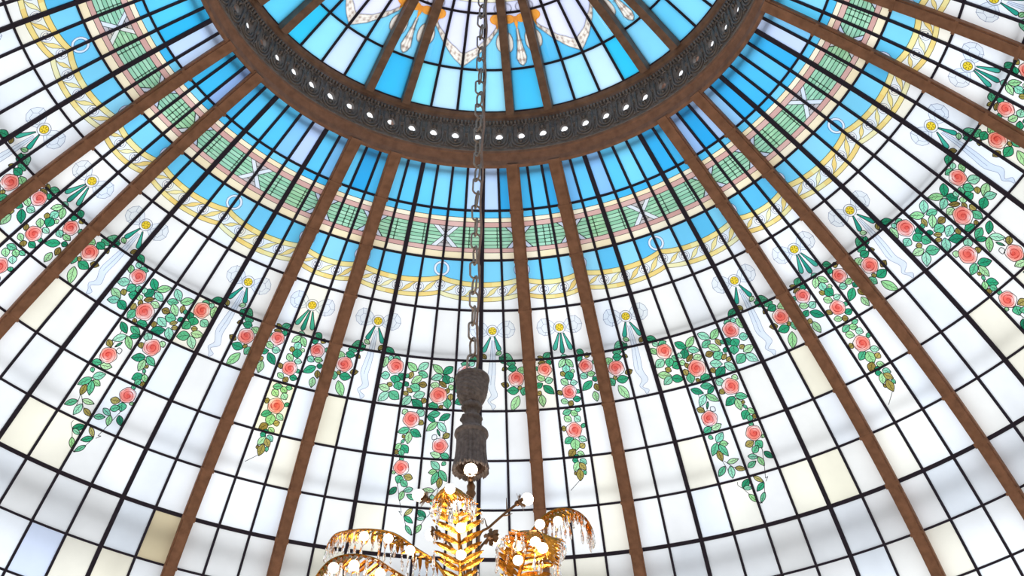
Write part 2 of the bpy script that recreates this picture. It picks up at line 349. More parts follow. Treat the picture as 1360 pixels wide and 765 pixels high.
def rose(B, u, v, r, seed):
    """One painted rose: a lobed outline, three whorls of petals from pale rim to red heart."""
    rng = random.Random(seed); g = MB(); n = 20; a, b = B.a(v), B.b(v)
    ph = rng.uniform(0, 6.28); hx, hy = rng.uniform(-.16, .16), rng.uniform(-.16, .12)
    def P(rr, q, off=.004):
        lob = 1 + .05*math.cos(5*q + ph) * rr
        k = 1 - rr
        x, y = r*(rr*lob*math.cos(q) + hx*k), r*(rr*lob*math.sin(q) + hy*k)
        return B.pos(u + x/a, v + y/b, off)
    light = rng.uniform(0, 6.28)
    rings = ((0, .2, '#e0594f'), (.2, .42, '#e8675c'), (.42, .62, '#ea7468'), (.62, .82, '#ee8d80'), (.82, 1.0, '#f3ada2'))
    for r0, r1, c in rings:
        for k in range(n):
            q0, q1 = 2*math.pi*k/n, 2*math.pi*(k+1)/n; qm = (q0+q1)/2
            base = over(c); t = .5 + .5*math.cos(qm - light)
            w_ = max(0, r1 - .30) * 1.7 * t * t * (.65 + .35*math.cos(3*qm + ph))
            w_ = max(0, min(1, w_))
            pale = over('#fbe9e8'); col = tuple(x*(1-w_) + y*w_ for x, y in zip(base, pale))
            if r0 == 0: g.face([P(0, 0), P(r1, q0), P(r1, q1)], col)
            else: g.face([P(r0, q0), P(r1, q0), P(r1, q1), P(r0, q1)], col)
    red = over('#bd3033')
    for r0, r1, q0, q1 in ((.15, .3, 0, 4.2), (.3, .5, 2.5, 6.2), (.45, .66, 5.2, 8.6), (.5, .72, 1.2, 3.6), (.72, .86, 3.4, 6.0), (.78, .9, .2, 2.2)):
        m = 8; pts = []
        for i in range(m + 1):
            t = i / m; rr, q = r0 + (r1-r0)*t, q0 + (q1-q0)*t + ph
            pts.append((u + r*(rr*math.cos(q) + hx*(1-rr))/a, v + r*(rr*math.sin(q) + hy*(1-rr))/b))
        strip(g, B, pts, .0046, .0062, red)
    pts = []
    for k in range(n + 1):
        q = 2*math.pi*k/n; lob = 1 + .05*math.cos(5*q + ph)
        pts.append((u + r*lob*math.cos(q)/a, v + r*lob*math.sin(q)/b))
    strip(g, B, pts, .0065, .0068, lin('#3a2a2c'))
    return g
def catmull(P, n):
    P = [Vector(p) for p in P]; Q = [P[0]*2 - P[1]] + P + [P[-1]*2 - P[-2]]; out = []
    m = len(P) - 1
    for i in range(n + 1):
        t = i / n * m; k = min(int(t), m - 1); t -= k; a, b, c, d = Q[k:k+4]
        out.append(.5*((2*b) + (c-a)*t + (2*a-5*b+4*c-d)*t*t + (3*b-a-3*c+d)*t**3))
    return out
def bow(B, u, v, tail):
    """Pale-blue leaded ribbon bow with a yellow-hearted rosette; tail: -1, 0, 1 (its curl's side)."""
    g = MB()
    uv = lambda x, y: B.uv(u, v, x, y)
    pb = over('#e3e9fb')
    L0 = [(.04, -.03), (.08, -.075), (.13, -.105), (.18, -.105), (.22, -.065), (.235, -.01), (.215, .045), (.17, .075), (.11, .075), (.05, .04)]
    L1 = [(.07, .005), (.11, -.045), (.16, -.05), (.19, -.01), (.17, .04), (.11, .045), (.07, .02)]
    line = lin('#66749f')
    for s in (-1, 1):
        o = [uv(s*x, y) for x, y in L0]; i_ = [uv(s*x, y) for x, y in L1]
        c0 = uv(s*.13, -.0)
        for k in range(len(o)): g.face([B.pos(*c0, .0035), B.pos(*o[k-1], .0035), B.pos(*o[k], .0035)], pb)
        loop(B, g, o, .0038, .005, line); loop(B, g, i_, .003, .005, line)
        strip(g, B, [uv(s*.18, -.11), uv(s*.165, -.05)], .003, .005, line); strip(g, B, [uv(s*.235, -.01), uv(s*.19, -.01)], .003, .005, line)
        strip(g, B, [uv(s*.16, .085), uv(s*.15, .045)], .003, .005, line)
    for r, c, off in ((.062, '#f4f6fb', .006), (.041, '#f2d33a', .0085)):
        p = circle(B, u, v, r, 18); flat(g, B, p, off, over(c)); loop(B, g, p, .005, off + .002, lin('#4b5878') if r > .05 else lin('#6b5d1c'))
    for k in range(6):
        q = k*math.pi/3 + .3
        strip(g, B, [uv(.012*math.cos(q), .012*math.sin(q)), uv(.034*math.cos(q), .034*math.sin(q))], .006, .011, lin('#8a6a12'))
    if tail:
        Ls = [(1.464, 3.588), (1.397, 3.954), (1.323, 4.214), (1.272, 4.462), (1.431, 4.673), (1.294, 4.79), (1.418, 4.886), (1.469, 4.97)]
        Rs = [(1.573, 3.599), (1.614, 3.976), (1.609, 4.244), (1.569, 4.493), (1.673, 4.699), (1.398, 4.812), (1.602, 4.894), (1.493, 4.98)]
        sh = lambda q: (u + (q[0]-1.5)*tail, q[1])
        Ls, Rs = [[(p.x, p.y) for p in catmull([(*sh(q), 0) for q in e], 28)] for e in (Ls, Rs)]
        tb = over('#dde5fb')
        for k in range(len(Ls)-1): g.face([B.pos(*Ls[k], .003), B.pos(*Rs[k], .003), B.pos(*Rs[k+1], .003), B.pos(*Ls[k+1], .003)], tb)
        strip(g, B, Ls, .0038, .005, line); strip(g, B, Rs, .0038, .005, line)
        mid = [((a[0]+b[0])/2, (a[1]+b[1])/2) for a, b in zip(Ls, Rs)]; strip(g, B, mid[:13], .003, .005, line)
    return g
def sag(B, u):
    per = 4.0 if B.wide else 3.0; t = (u % per) / per
    return 2.325 + .115 * (1 - (2*t - 1)**2) ** .8
RING_V, RING_R = 2.2, .080
def rings_of(B): return [0, 4, 8] if B.wide else [0, 3]
def compose(layers):
    """layers: top first, each (polygon, colour); returns the visible convex pieces of each, no two overlapping."""
    cuts, out = [], []
    for p, col in layers:
        p = ccw(p); pieces = [p]; bp = bbox(p)
        for c, bc in cuts:
            if not apart(bp, bc): pieces = minus(pieces, c)
        out += [(q, col) for q in pieces]; cuts.append((p, bp))
    return out
def swag(B):
    """Gold double band with slanting straps and rosettes, hung in shallow arcs from rings."""
    g = MB(); gold = ['#f5e2a0', '#f1db92', '#f8e9b8', '#edd283']; rng = random.Random(8)
    q = 8; n = B.n * q
    us = [i / q for i in range(n + 1)]
    ln = lin('#6f663f'); layers = []
    for u in range(0, B.n + 1):
        if not B.wide and u in (0, 3): continue
        v = sag(B, u) + .19
        p = circle(B, u, v, .052, 16); layers.append((p, over('#f6f8fd'))); loop(B, g, p, .004, .007, lin('#59658c'))
        loop(B, g, circle(B, u, v, .034, 14), .0045, .007, lin('#59658c'))
        for t in (.6, 2.1, 3.7, 5.2):
            strip(g, B, [B.uv(u, v, .02*math.cos(t), .02*math.sin(t)), B.uv(u, v, .034*math.cos(t), .034*math.sin(t))], .009, .0075, lin('#3d4a74'))
    for k in range(B.n):
        u = k + .5; left, right = [], []
        for t in (0, .2, .4, .6, .8, 1):
            x = u - .34 + .68*t + .06*math.sin(2*math.pi*t); w_ = .03 + .105*math.sin(math.pi*t)
            v = sag(B, x) + .30 - .202*t
            left.append((x - w_, v)); right.append((x + w_, v))
        c = over(rng.choice(gold))
        for i in range(5): layers.append(([left[i], right[i], right[i+1], left[i+1]], c))
        strip(g, B, left, .0045, .006, ln); strip(g, B, right, .0045, .006, ln)
    for lo, hi, cols in ((0, .098, gold), (.098, .30, ['#e6ecfb']), (.30, .385, gold)):
        for i in range(n):
            if i % (q // 2) == 0: c = over(rng.choice(cols))
            a, b = us[i], us[i+1]
            layers.append(([(a, sag(B, a)+lo), (b, sag(B, b)+lo), (b, sag(B, b)+hi), (a, sag(B, a)+hi)], c))
    for p, c in compose(layers): flat(g, B, p, .003, c)
    for k in (0, .098, .30, .385): strip(g, B, [(u, sag(B, u)+k) for u in us], .0055, .0055, ln)
    for u in rings_of(B):                                   # the pale ring each arc hangs from
        hi = circle(B, u, RING_V, RING_R, 20); lo = circle(B, u, RING_V, .056, 20); wc = lin('#e6ecfb')
        for i in range(20): g.face([B.pos(*hi[i-1], .001), B.pos(*hi[i], .001), B.pos(*lo[i], .001), B.pos(*lo[i-1], .001)], wc)
        loop(B, g, hi, .0045, .008, lin('#4e5c8a')); loop(B, g, lo, .0045, .008, lin('#4e5c8a'))
    return g
def reeds(B):
    """Green band of bundled reeds bound by white crossed ribbons."""
    g = MB(); v0, v1 = 1.34, 1.76; rng = random.Random(5)
    per = 4 if B.wide else 3; xs = list(range(0, B.n + 1, per)); nr = 6; hw = .57; vc = (v0+v1)/2
    ln = lin('#2c4a3c'); q = 8
    layers = []; arms = []
    for x in xs:
        rib = over('#dfe5f6'); tri = over('#c3bdbf')
        for s in (-1, 1): arms.append([(x - s*hw - .15, v0), (x - s*hw + .15, v0), (x + s*hw + .15, v1), (x + s*hw - .15, v1)])
        layers += [(p, rib) for p in arms[-2:]]
        for vv in (v0, v1): layers.append(([(x-hw*.9, vv), (x+hw*.9, vv), (x, vc)], tri))
    for k in range(nr):
        a, b = v0 + (v1-v0)*k/nr, v0 + (v1-v0)*(k+1)/nr
        for i in range(B.n*2):
            layers.append(([(i/2, a), ((i+1)/2, a), ((i+1)/2, b), (i/2, b)], over(['#9fd3b4', '#92caaa', '#aadabd'][(k + i//3) % 3])))
    for p, c in compose(layers): flat(g, B, p, .003, c)
    def lead(pts, w_, col):                                 # leads stop at the crossed ribbons
        seg = list(zip(pts, pts[1:]))
        for c in arms: seg = seg_minus(seg, ccw(c))
        for p, q_ in seg: strip(g, B, [p, q_], w_, .0055, col)
    for k in range(1, nr): lead([(i/4, v0 + (v1-v0)*k/nr) for i in range(B.n*4 + 1)], .0065, ln)
    for a in (v0, v1): strip(g, B, [(i/2, a) for i in range(B.n*2 + 1)], .007, .0055, lin('#4c4346'))
    ties = []
    for x in xs[:-1]:
        ties += [x + per*.31, x + per*.69] if B.wide else [x + per/2 - .12, x + per/2 + .22]
    for t in ties:
        for dx in (0, .11):
            for k in range(nr):
                a, b = v0 + (v1-v0)*k/nr, v0 + (v1-v0)*(k+1)/nr; m = (a+b)/2; s = .07 if dx == 0 else -.07
                lead([(t+dx, a), (t+dx+s*.8, (a+m)/2), (t+dx+s, m), (t+dx+s*.8, (m+b)/2), (t+dx, b)], .0055, ln)
    for p in arms:
        strip(g, B, [p[1], p[2]], .006, .009, ln); strip(g, B, [p[3], p[0]], .006, .009, ln)
    return g

# ---------------------------------------------------------------- panes
BLUES = ['#4cc2f0', '#2ab2e9', '#66cbf3', '#93cef6', '#bcd4f7', '#3cbaec', '#80d2f4', '#59c6f1']
WHITES = ['#f1f3f6', '#f3f5f8', '#eff3f9', '#f4f4f5', '#f2f2f2', '#edf3fb', '#f3f2ef']
CREAMS = ['#f5f3ea', '#f5f1e4', '#f3eedf']
SPECIAL = {  # (kind, bay, pane, row): colour
    ('W', -2, 7, 8): '#e2d2ae', ('W', -2, 1, 7): '#f3f5f8', ('W', -2, 6, 9): '#f3eddb', ('W', -2, 4, 9): '#d9e4fb', ('W', -2, 2, 7): '#f5f0de',
    ('W', 0, 6, 7): '#f6f1dd', ('W', 0, 7, 5): '#f5efdb', ('W', 1, 5, 6): '#f5eeda', ('W', 1, 4, 6): '#f5f1e2', ('W', -1, 0, 5): '#f5f0dc',
    ('N', -1, 1, 5): '#f8f3cf', ('W', 0, 5, 7): '#f5f1e2', ('W', -2, 0, 5): '#f5f0df', ('N', -1, 2, 6): '#f5f1e3', ('W', -1, 1, 8): '#f3efe0'}
TOPROW = {('W', -1): ['#5fc4ee', '#55bfee', '#5cc3ef', '#74cbf2', '#64c5f0', '#b0cdf4', '#b4d0f4', '#1fa3e2'], ('N', 0): ['#34aee6', '#4dbbec', '#2aa6e4'],
          ('W', 0): ['#6ab4ec', '#55bdf0', '#7fb9ee', '#52c0ee', '#6fccf2', '#5cc3f0', '#2aa9e6', '#3bb0e8'], ('N', 1): ['#92bbee', '#22a0e0', '#a4c6f2'],
          ('N', -1): ['#57c0ec', '#1f9fdd', '#3fb2e8'], ('W', -2): ['#3fb0e6', '#4cbae8', '#5ac2ec', '#4fbbea', '#7cbdee', '#b4ccf4', '#58c0ee', '#6fb8ec'],
          ('N', -2): ['#37b3e6', '#38b4e8', '#8fb4ea'], ('W', 1): ['#8ec4f2', '#2aa7e6', '#3cb0ea', '#47b6ea', '#58bcec', '#33abe6', '#c3d6f8', '#7cc6f2']}
VMAX = 12
def panes(kind, k, plainbay):
    B = W if kind == 'W' else N; g = MB(); rng = random.Random(f'{kind}{k}')
    q = 4
    rows = [(0, 1, 'top'), (1, 1.15, 'b1'), (1.15, 1.24, 'cr'), (1.24, 1.34, 'pk'), (1.34, 1.76, 'wh'), (1.76, 1.85, 'pk'), (1.85, 2, 'cr'), (2, 'sag', 'b2'), ('sag', 3, 'w2')]
    rows += [(i, i+1, 'w') for i in range(3, VMAX)]
    discs = [circle(B, u, RING_V, RING_R - .002, 20) for u in rings_of(B)]
    ev = lambda x, u: sag(B, u) + .004 if x == 'sag' else x
    for ri, (a, b, t) in enumerate(rows):
        for iu in range(B.n):
            if t == 'top': c = TOPROW.get((kind, k), [rng.choice(BLUES) for _ in range(8)])[iu]
            elif t == 'b1': c = rng.choice(['#4dbdee', '#39b4ea', '#73cdf2', '#5fc5f0'])
            elif t == 'b2': c = rng.choice(['#7ad0f3', '#62c4ec', '#8ad5f5', '#57bbe9', '#6cc8f1'])
            elif t == 'cr': c = rng.choice(['#f3e6c8', '#f1e1bd', '#f4ead2'])
            elif t == 'pk': c = rng.choice(['#d2a8a2', '#cfa29c', '#d8b1ab'])
            else:
                c = SPECIAL.get((kind, k, iu, a)) or (rng.choice(WHITES) if rng.random() > (.05 if a in (3, 4) else .11) else rng.choice(CREAMS))
            f = rng.uniform(.975, 1.02) * (1.09 if t == 'top' else 1); c = tuple(min(1, x * f) for x in lin(c))
            for s in range(q):
                u0, u1 = iu + s/q, iu + (s+1)/q
                p = [(u0, ev(a, u0)), (u1, ev(a, u1)), (u1, ev(b, u1)), (u0, ev(b, u0))]
                if t != 'b2': flat(g, B, p, 0, c); continue
                pcs = [ccw(p)]
                for r in discs: pcs = minus(pcs, r)
                for x in pcs: flat(g, B, x, 0, c)
    for u in rings_of(B): flat(g, B, [q_ for q_ in circle(B, u, RING_V, .058, 20)], 0, lin('#72caf3'))
    return g
def glazing_bars(B):
    g = MB()
    for u in range(1, B.n):
        bar_along_v(g, B, u, .06, VMAX, .043 if B.wide and u in (2, 6) else .024, .018, -.008)
    for v in range(1, VMAX + 1):
        bar_along_u(g, B, v, .040 if v == 8 else .022, .016, -.008)
    return g
def lead_lines(B):
    g = MB()
    for v in (1.15, 1.24, 1.85): strip(g, B, [(i/2, v) for i in range(B.n*2 + 1)], .0055, .004)
    return g
SHARED = {}
def shared(key, fn):
    if key not in SHARED: SHARED[key] = fn()
    return SHARED[key]
def place(o, theta): o.location = (AX, AY, 0); o.rotation_euler = (0, 0, -rad(theta))
def window(no, kind, k, label, decorated=True):
    B = W if kind == 'W' else N; mirror = B.wide and k % 2 != 0
    w = panes(kind, k, not decorated).build(f'window_{no}', M['glass'], None, True)
    place(w, TH0 + k*BAY + (BAY/2 if B.wide else 0)); tag(w, label, 'stained-glass window', 'structure')
    link('glazing_bars', shared(('bars', kind), lambda: glazing_bars(B).data('glazing_bars', M['lead'])), w)
    link('lead_lines', shared(('lead', kind), lambda: lead_lines(B).data('lead_lines', M['fine'])), w)
    link('reed_band', shared(('reed', kind), lambda: reeds(B).data('reed_band', M['glass'], True)), w)
    link('gold_swag', shared(('swag', kind), lambda: swag(B).data('gold_swag', M['glass'], True)), w)
    if not decorated: return w
    def fol():
        g, l = foliage(B.wide, mirror)
        return g.data('rose_leaves', M['glass'], True), l.data('leaf_leads', M['fine'])
    gd, ld = shared(('fol', kind, mirror), fol)
    lo = link('rose_leaves', gd, w); link('leaf_leads', ld, lo)
    for i, (u, v, r) in enumerate(ROSES[B.wide]):
        uu = B.n - u if mirror else u
        link('rose', shared(('rose', kind, mirror, i), lambda: rose(B, uu, v, r, 7*i + (3 if mirror else 0)).data('rose', M['glass'], True)), w)
    for i, u in enumerate(BOWS[B.wide]):
        tail = 0 if not B.wide else 1
        link('ribbon_bow', shared(('bow', kind, i), lambda: bow(B, u, BOW_V, tail).data('ribbon_bow', M['glass'], True)), w)
    return w

# ---------------------------------------------------------------- lantern glass (inside the ring)
LBLUE = ['#2fb3ea', '#25ade6', '#6ecbf3', '#a9daf7', '#8fd3f6', '#5cc4f1', '#45bbee']
LAV = ['#d9dcf8', '#d2d8f7', '#dfe1fa']
LTOP = {('W', -1): ['#6fd8ee', '#b2daf6', '#86d8f4', '#8ad8f4'], ('N', 0): ['#22b4e6'], ('W', 0): ['#7cc9f2', '#97daf6', '#bfe2f8', '#22bdea'],
        ('N', -1): ['#1fb2e8'], ('W', -2): ['#2cc0ea', '#8ad8f5', '#c3dcf8', '#62c6ee'], ('N', 1): ['#7ccdf3'], ('W', 1): ['#62c6f0', '#7ccff3', '#8fd3f5', '#58c2ee'], ('N', -2): ['#5cc8f0']}
def garland_v(u, top):     # edges of the white swag across a wide lantern bay
    t = abs(u - 2) / 2
    return (1.29 + .62 * t**1.25) if top else (1.045 + .82 * t**1.15)
def ellipse(B, u, v, rx, ry, n=14): return ccw([B.uv(u, v, rx*math.cos(6.2832*t/n), ry*math.sin(6.2832*t/n)) for t in range(n)])
PEND = [(.46, 1.72), (.44, 1.55), (.40, 1.4), (.34, 1.2), (.40, 1.1), (.5, 1.045)]
def swag_edges():
    U = [.33 + 3.34*i/16 for i in range(17)]
    return [(u, garland_v(u, True) + .012*math.sin(9*u)) for u in U], [(u, garland_v(u, False) + .008*math.sin(11*u+1)) for u in U]
def orange_polys(B):
    if B.wide:
        out = []
        for u, s in ((.36, 1), (3.64, -1)): out += [ellipse(B, u, 1.90, .062, .055), ccw([(u - .18*s, 1.86), (u + .08*s, 1.84), (u - .02*s, 1.72)])]
        return out
    return [ccw([(.40, 1.93), (.60, 1.93), (.56, 1.8), (.5, 1.70), (.44, 1.8)]), ellipse(B, .24, 1.89, .062, .045), ellipse(B, .76, 1.89, .062, .045)]
def white_polys(B):
    if B.wide:
        hi, lo = swag_edges()
        return [ccw([hi[i], hi[i+1], lo[i+1], lo[i]]) for i in range(16)] + [ellipse(B, u, 1.5, .055, .095) for u in (.15, 3.85)]
    out = [ccw([(a, y0), (1-a, y0), (1-b, y1), (b, y1)] if b < .5 else [(a, y0), (1-a, y0), (.5, y1)]) for (a, y0), (b, y1) in zip(PEND, PEND[1:])]
    return out + [ellipse(B, u, 1.5, .045, .10) for u in (.14, .86)]
def lantern_window(no, kind, k, label):
    B = LW if kind == 'W' else LN; cut = shared(('lcut', kind), lambda: orange_polys(B) + white_polys(B)); rng = random.Random(f'L{kind}{k}'); g = MB(); q = 6
    for iu in range(B.n):
        cols = [LTOP.get((kind, k), [rng.choice(LBLUE) for _ in range(4)])[iu], rng.choice(['#58c0ee', '#4bb8ea', '#74cdf2']), rng.choice(LAV), rng.choice(LAV), '#f1ecd2', rng.choice(['#8fcdf4', '#a9d8f7'])]
        for s in range(q):
            u0, u1 = iu + s/q, iu + (s+1)/q
            m = (lambda u: garland_v(u, False) + .08) if B.wide else (lambda u: 1.86)
            ed = [lambda u: 0, lambda u: 1, m, lambda u: 2, lambda u: 2.17, lambda u: 2.4, lambda u: 3.0]
            for r in range(6):
                a, b = ed[r], ed[r+1]
                pcs = [ccw([(u0, a(u0)), (u1, a(u1)), (u1, b(u1)), (u0, b(u0))])]
                for c in cut: pcs = minus(pcs, c)
                for x in pcs: flat(g, B, x, 0, lin(cols[r]))
            flat(g, B, [(u0, 3.0), (u1, 3.0), (u1, 3.75), (u0, 3.75)], 0, lin('#a4d4f5'))
    w = g.build(f'window_{no}', M['glass'], None, True)
    place(w, TH0 + k*BAY + (BAY/2 if B.wide else 0)); tag(w, label, 'stained-glass window', 'structure')
    def bars():
        m = MB()
        for u in range(1, B.n): bar_along_v(m, B, u, 0, 3.7, .026, .018, -.008, .25)
        for v in (.0, 1, 2, 3): bar_along_u(m, B, v, .023, .016, -.008)
        return m.data('glazing_bars', M['lead'])
    link('glazing_bars', shared(('lbars', kind), bars), w)
    def cream():
        m = MB()
        for v in (2.17, 2.4): strip(m, B, [(i/2, v) for i in range(B.n*2+1)], .006, .004)
        return m.data('lead_lines', M['fine'])
    link('lead_lines', shared(('llead', kind), cream), w)
    ln = lin('#3a3438'); wc = lin('#efe9e0'); oc = lin('#f2a23a')
    def garl():
        m = MB()
        for p, c in compose([(p, None) for p in orange_polys(B)] + [(p, wc) for p in white_polys(B)]):
            if c: flat(m, B, p, .0005, c)
        if B.wide:
            n = 16; hi, lo = swag_edges()
            strip(m, B, hi, .009, .006, ln); strip(m, B, lo, .009, .006, ln)
            for f in (.34, .67): strip(m, B, [(a[0], a[1]*f + b[1]*(1-f)) for a, b in zip(hi, lo)], .003, .006, lin('#a29a94'))
            for i in range(1, n):
                for f in ((.3, .7) if i % 2 else (.5,)):
                    x, y = hi[i][0], hi[i][1]*f + lo[i][1]*(1-f)
                    strip(m, B, [B.uv(x, y, -.016, 0), B.uv(x, y, .016, 0)], .005, .007, lin('#8a4a33')); strip(m, B, [B.uv(x, y, 0, -.018), B.uv(x, y, 0, .018)], .008, .007, lin('#8a4a33'))
            for s in (0, 1):                              # white loops beside the ribs
                cu = .15 if s == 0 else 3.85
                loop(B, m, ellipse(B, cu, 1.5, .055, .095), .009, .005, ln)
        else:
            L_ = PEND
            strip(m, B, L_, .011, .006, ln); strip(m, B, [(1-a, y) for a, y in L_], .011, .006, ln)
            for d in (-.045, .045): strip(m, B, [(.5+d*.5, 1.68), (.5+d, 1.2), (.5+d*.8, 1.1)], .005, .006, lin('#8d8580'))
            for y in (1.52, 1.34, 1.16):
                for d in (-.07, .07):
                    strip(m, B, [B.uv(.5+d, y, -.022, 0), B.uv(.5+d, y, .022, 0)], .008, .007, lin('#8a4a33')); strip(m, B, [B.uv(.5+d, y, 0, -.022), B.uv(.5+d, y, 0, .022)], .008, .007, lin('#8a4a33'))
            for cu in (.14, .86):
                loop(B, m, ellipse(B, cu, 1.5, .045, .10), .009, .005, ln)
        return m.data('white_garland', M['glass'], True)
    link('white_garland', shared(('garl', kind), garl), w)
    def orange():
        m = MB(); oln = lin('#a85f18')
        for p, c in compose([(p, oc) for p in orange_polys(B)]): flat(m, B, p, .001, c)
        for p in orange_polys(B):
            loop(B, m, p, .006, .010, oln); cu, cv = sum(x for x, _ in p)/len(p), sum(y for _, y in p)/len(p)
            if len(p) > 8: loop(B, m, [(cu + (x-cu)*.45, cv + (y-cv)*.45) for x, y in p], .005, .010, oln)
        return m.data('orange_scroll', M['glass'], True)
    link('orange_scroll', shared(('orange', kind), orange), w)
    def rings():
        m = MB(); l2 = lin('#4c4f63')
        for u in ((.1, 3.9) if B.wide else (.16, .84)): loop(B, m, [B.uv(u, 2.07, .06*math.cos(t*.5236), .05*math.sin(t*.5236)) for t in range(12)], .008, .006, l2)
        return m.data('ring_leads', M['fine'])
    link('ring_leads', shared(('rings', kind), rings), w)
    return w

VIS_W = {-3: 'wide glass bay at the far left edge, its top cut off by the frame', -2: 'wide stained-glass bay left of centre with lower panes tan and bluish',
         -1: 'wide stained-glass bay directly behind the hanging chandelier and chain', 0: 'wide stained-glass bay just right of the chandelier, rose sprays fully in view',
         1: 'wide stained-glass bay at far right with a cascade of roses reaching the edge', 2: 'wide glass bay in the top right corner, mostly cut off'}
VIS_N = {-2: 'narrow three-pane bay at the far left between two brown ribs', -1: 'narrow three-pane bay left of the chandelier with a yellow pane behind its leaves',
         0: 'narrow three-pane bay just right of the chain, leaf point hanging over the chandelier', 1: 'narrow three-pane bay right of centre with a leaf tip and thin tendril',
         2: 'narrow three-pane bay at the top right corner between two brown ribs'}
no = 1
for k in range(-3, 7):
    window(no, 'W', k, VIS_W.get(k, f'wide stained-glass bay behind the viewer, bay {k+4} round the dome'), k <= 2); no += 1
for k in range(-2, 8):
    window(no, 'N', k, VIS_N.get(k, f'narrow stained-glass bay behind the viewer, bay {k+3} round the dome'), k <= 2); no += 1
LV_W = {-2: 'wide lantern window at upper left inside the grey ring, pale lavender middle', -1: 'wide lantern window behind the chain inside the grey carved ring',
        0: 'wide lantern window right of the chain inside the ring, garland to its bar', 1: 'wide lantern window at upper right inside the ring, plain blue panes'}
LV_N = {-1: 'narrow lantern window left of the chain with orange bow and white pendant', 0: 'narrow lantern window right of the chain with orange bow and white pendant',
        1: 'narrow lantern window at the right with half a white pendant', -2: 'narrow blue lantern window at the upper left against the ring'}
for k in range(-3, 7):
    lantern_window(no, 'W', k, LV_W.get(k, f'wide blue lantern window out of view above, light {k+4} round the crown')); no += 1
for k in range(-2, 8):
    lantern_window(no, 'N', k, LV_N.get(k, f'narrow blue lantern window out of view above, light {k+3} round the crown')); no += 1

# ---------------------------------------------------------------- iron ribs
def rib_data():
    g = MB(); B = N
    bar_along_v(g, B, 1.5, .01, VMAX + .1, .098, .062, -.10, .25)
    bar_along_v(g, B, 1.5, .01, VMAX + .1, .128, .046, .012, .25)
    g.tube([Vector((0, 2.60, 11.40)), Vector((0, 2.57, 11.98))], .055, 8)      # post rising behind the crown ring
    return g.data('rib', M['brown'])
def joint_data():
    g = MB(); B = N
    for v in range(1, VMAX + 1):
        bar_along_u(g, B, v, .05 if v == 8 else .03, .066, .03, 1.5 - .07/B.a(v), 1.5 + .07/B.a(v))
    return g.data('joint_plate', M['brown'])
RIB_WHERE = {(-2, -1): 'first brown iron rib from the left, crossing the left edge', (-2, 1): 'second brown iron rib from the left, running down to the left edge',
             (-1, -1): 'brown iron rib left of the chandelier bounding the left narrow bay', (-1, 1): 'brown iron rib nearest the chandelier on its left',
             (0, -1): 'brown iron rib running down behind the right side of the chandelier', (0, 1): 'brown iron rib first to the right clear of the chandelier',
             (1, -1): 'long brown iron rib right of centre, left one of its pair', (1, 1): 'long brown iron rib right of centre, right one of its pair',
             (2, -1): 'brown iron rib from the ring out to the right edge', (2, 1): 'topmost brown iron rib at the top right corner'}
tno = 1
for k in range(-2, 8):
    for s in (-1, 1):
        o = link(f'trim_{tno}', shared('rib', rib_data)); tno += 1
        place(o, TH0 + k*BAY + s*HN)
        tag(o, RIB_WHERE.get((k, s), f'brown iron dome rib behind the viewer, rib {2*k + (s > 0)} round'), 'rib', 'structure')
        link('joint_plate', shared('joint', joint_data), o)
def lrib_data():
    g = MB()
    bar_along_v(g, LN, .5, -.02, 3.75, .080, .055, -.12, .2); bar_along_v(g, LN, .5, -.02, 3.75, .105, .04, .01, .2)
    return g.data('lantern_rib', M['brown_dark'])
for k in range(-2, 8):
    for s in (-1, 1):
        o = link(f'trim_{tno}', shared('lrib', lrib_data)); tno += 1
        place(o, TH0 + k*BAY + s*HL)
        names = {(-2, 1): 'dark brown lantern rib at upper left inside the ring', (-1, -1): 'dark brown lantern rib left of the chain, left of its pair', (-1, 1): 'dark brown lantern rib left of the chain, right of its pair',
                 (0, -1): 'dark brown lantern rib just right of the chain', (0, 1): 'dark brown lantern rib second to the right of the chain', (1, -1): 'dark brown lantern rib at right, left of its pair',
                 (1, 1): 'dark brown lantern rib at right, right of its pair', (-2, -1): 'dark brown lantern rib touching the top edge at upper left'}
        tag(o, names.get((k, s), f'dark lantern rib out of view above, rib {2*k + (s > 0)} round'), 'rib', 'structure')

# ---------------------------------------------------------------- crown ring and carved drum
def U(r, z): return (r * S, z * S + EYE)
def ring(name, prof, mat, label, n=200):
    global tno
    g = MB(); g.lathe([U(*p) for p in prof], n, closed=True); o = g.build(f'trim_{tno}', mat); tno += 1
    o.location = (AX, AY, 0); tag(o, label, 'ring moulding', 'structure'); return o
ring('ring', [(.4225, 1.6290), (.4190, 1.6255), (.4158, 1.6285), (.4150, 1.6385), (.4140, 1.6410), (.4105, 1.6480), (.4085, 1.6500), (.4082, 1.6545), (.4110, 1.6570), (.4235, 1.6480)], M['brown'],
     'broad brown moulding round the lower rim of the carved ring')
ring('bead', [(.4082, 1.6545), (.4070, 1.6552), (.4070, 1.6572), (.4085, 1.6580)], M['carved'], 'thin grey bead between brown moulding and carved band')
ring('upper', [(.3985, 1.7120), (.3950, 1.7135), (.3935, 1.7185), (.3895, 1.7205), (.3865, 1.7255), (.3890, 1.7300), (.4050, 1.7260), (.4060, 1.7150)], M['brown_dark'],
     'dark brown moulding at the top of the carved ring')
NC = 70
D0, D1 = U(.4075, 1.657), U(.3980, 1.7125)
CH = math.hypot(D1[0]-D0[0], D1[1]-D0[1]); CWD = 2*math.pi*(D0[0]+D1[0])/2/NC
def drum_pt(x, y, off=0.0):                                # x across a cell (m), y up the band, off inwards
    t = y / CH; r = D0[0] + (D1[0]-D0[0])*t; z = D0[1] + (D1[1]-D0[1])*t
    nr, nz = -(D1[1]-D0[1])/CH, (D1[0]-D0[0])/CH
    r += nr*off; z += nz*off; p = x / ((D0[0]+D1[0])/2)
    return Vector((r*math.sin(p), r*math.cos(p), z))
HX, HY = .039, .043
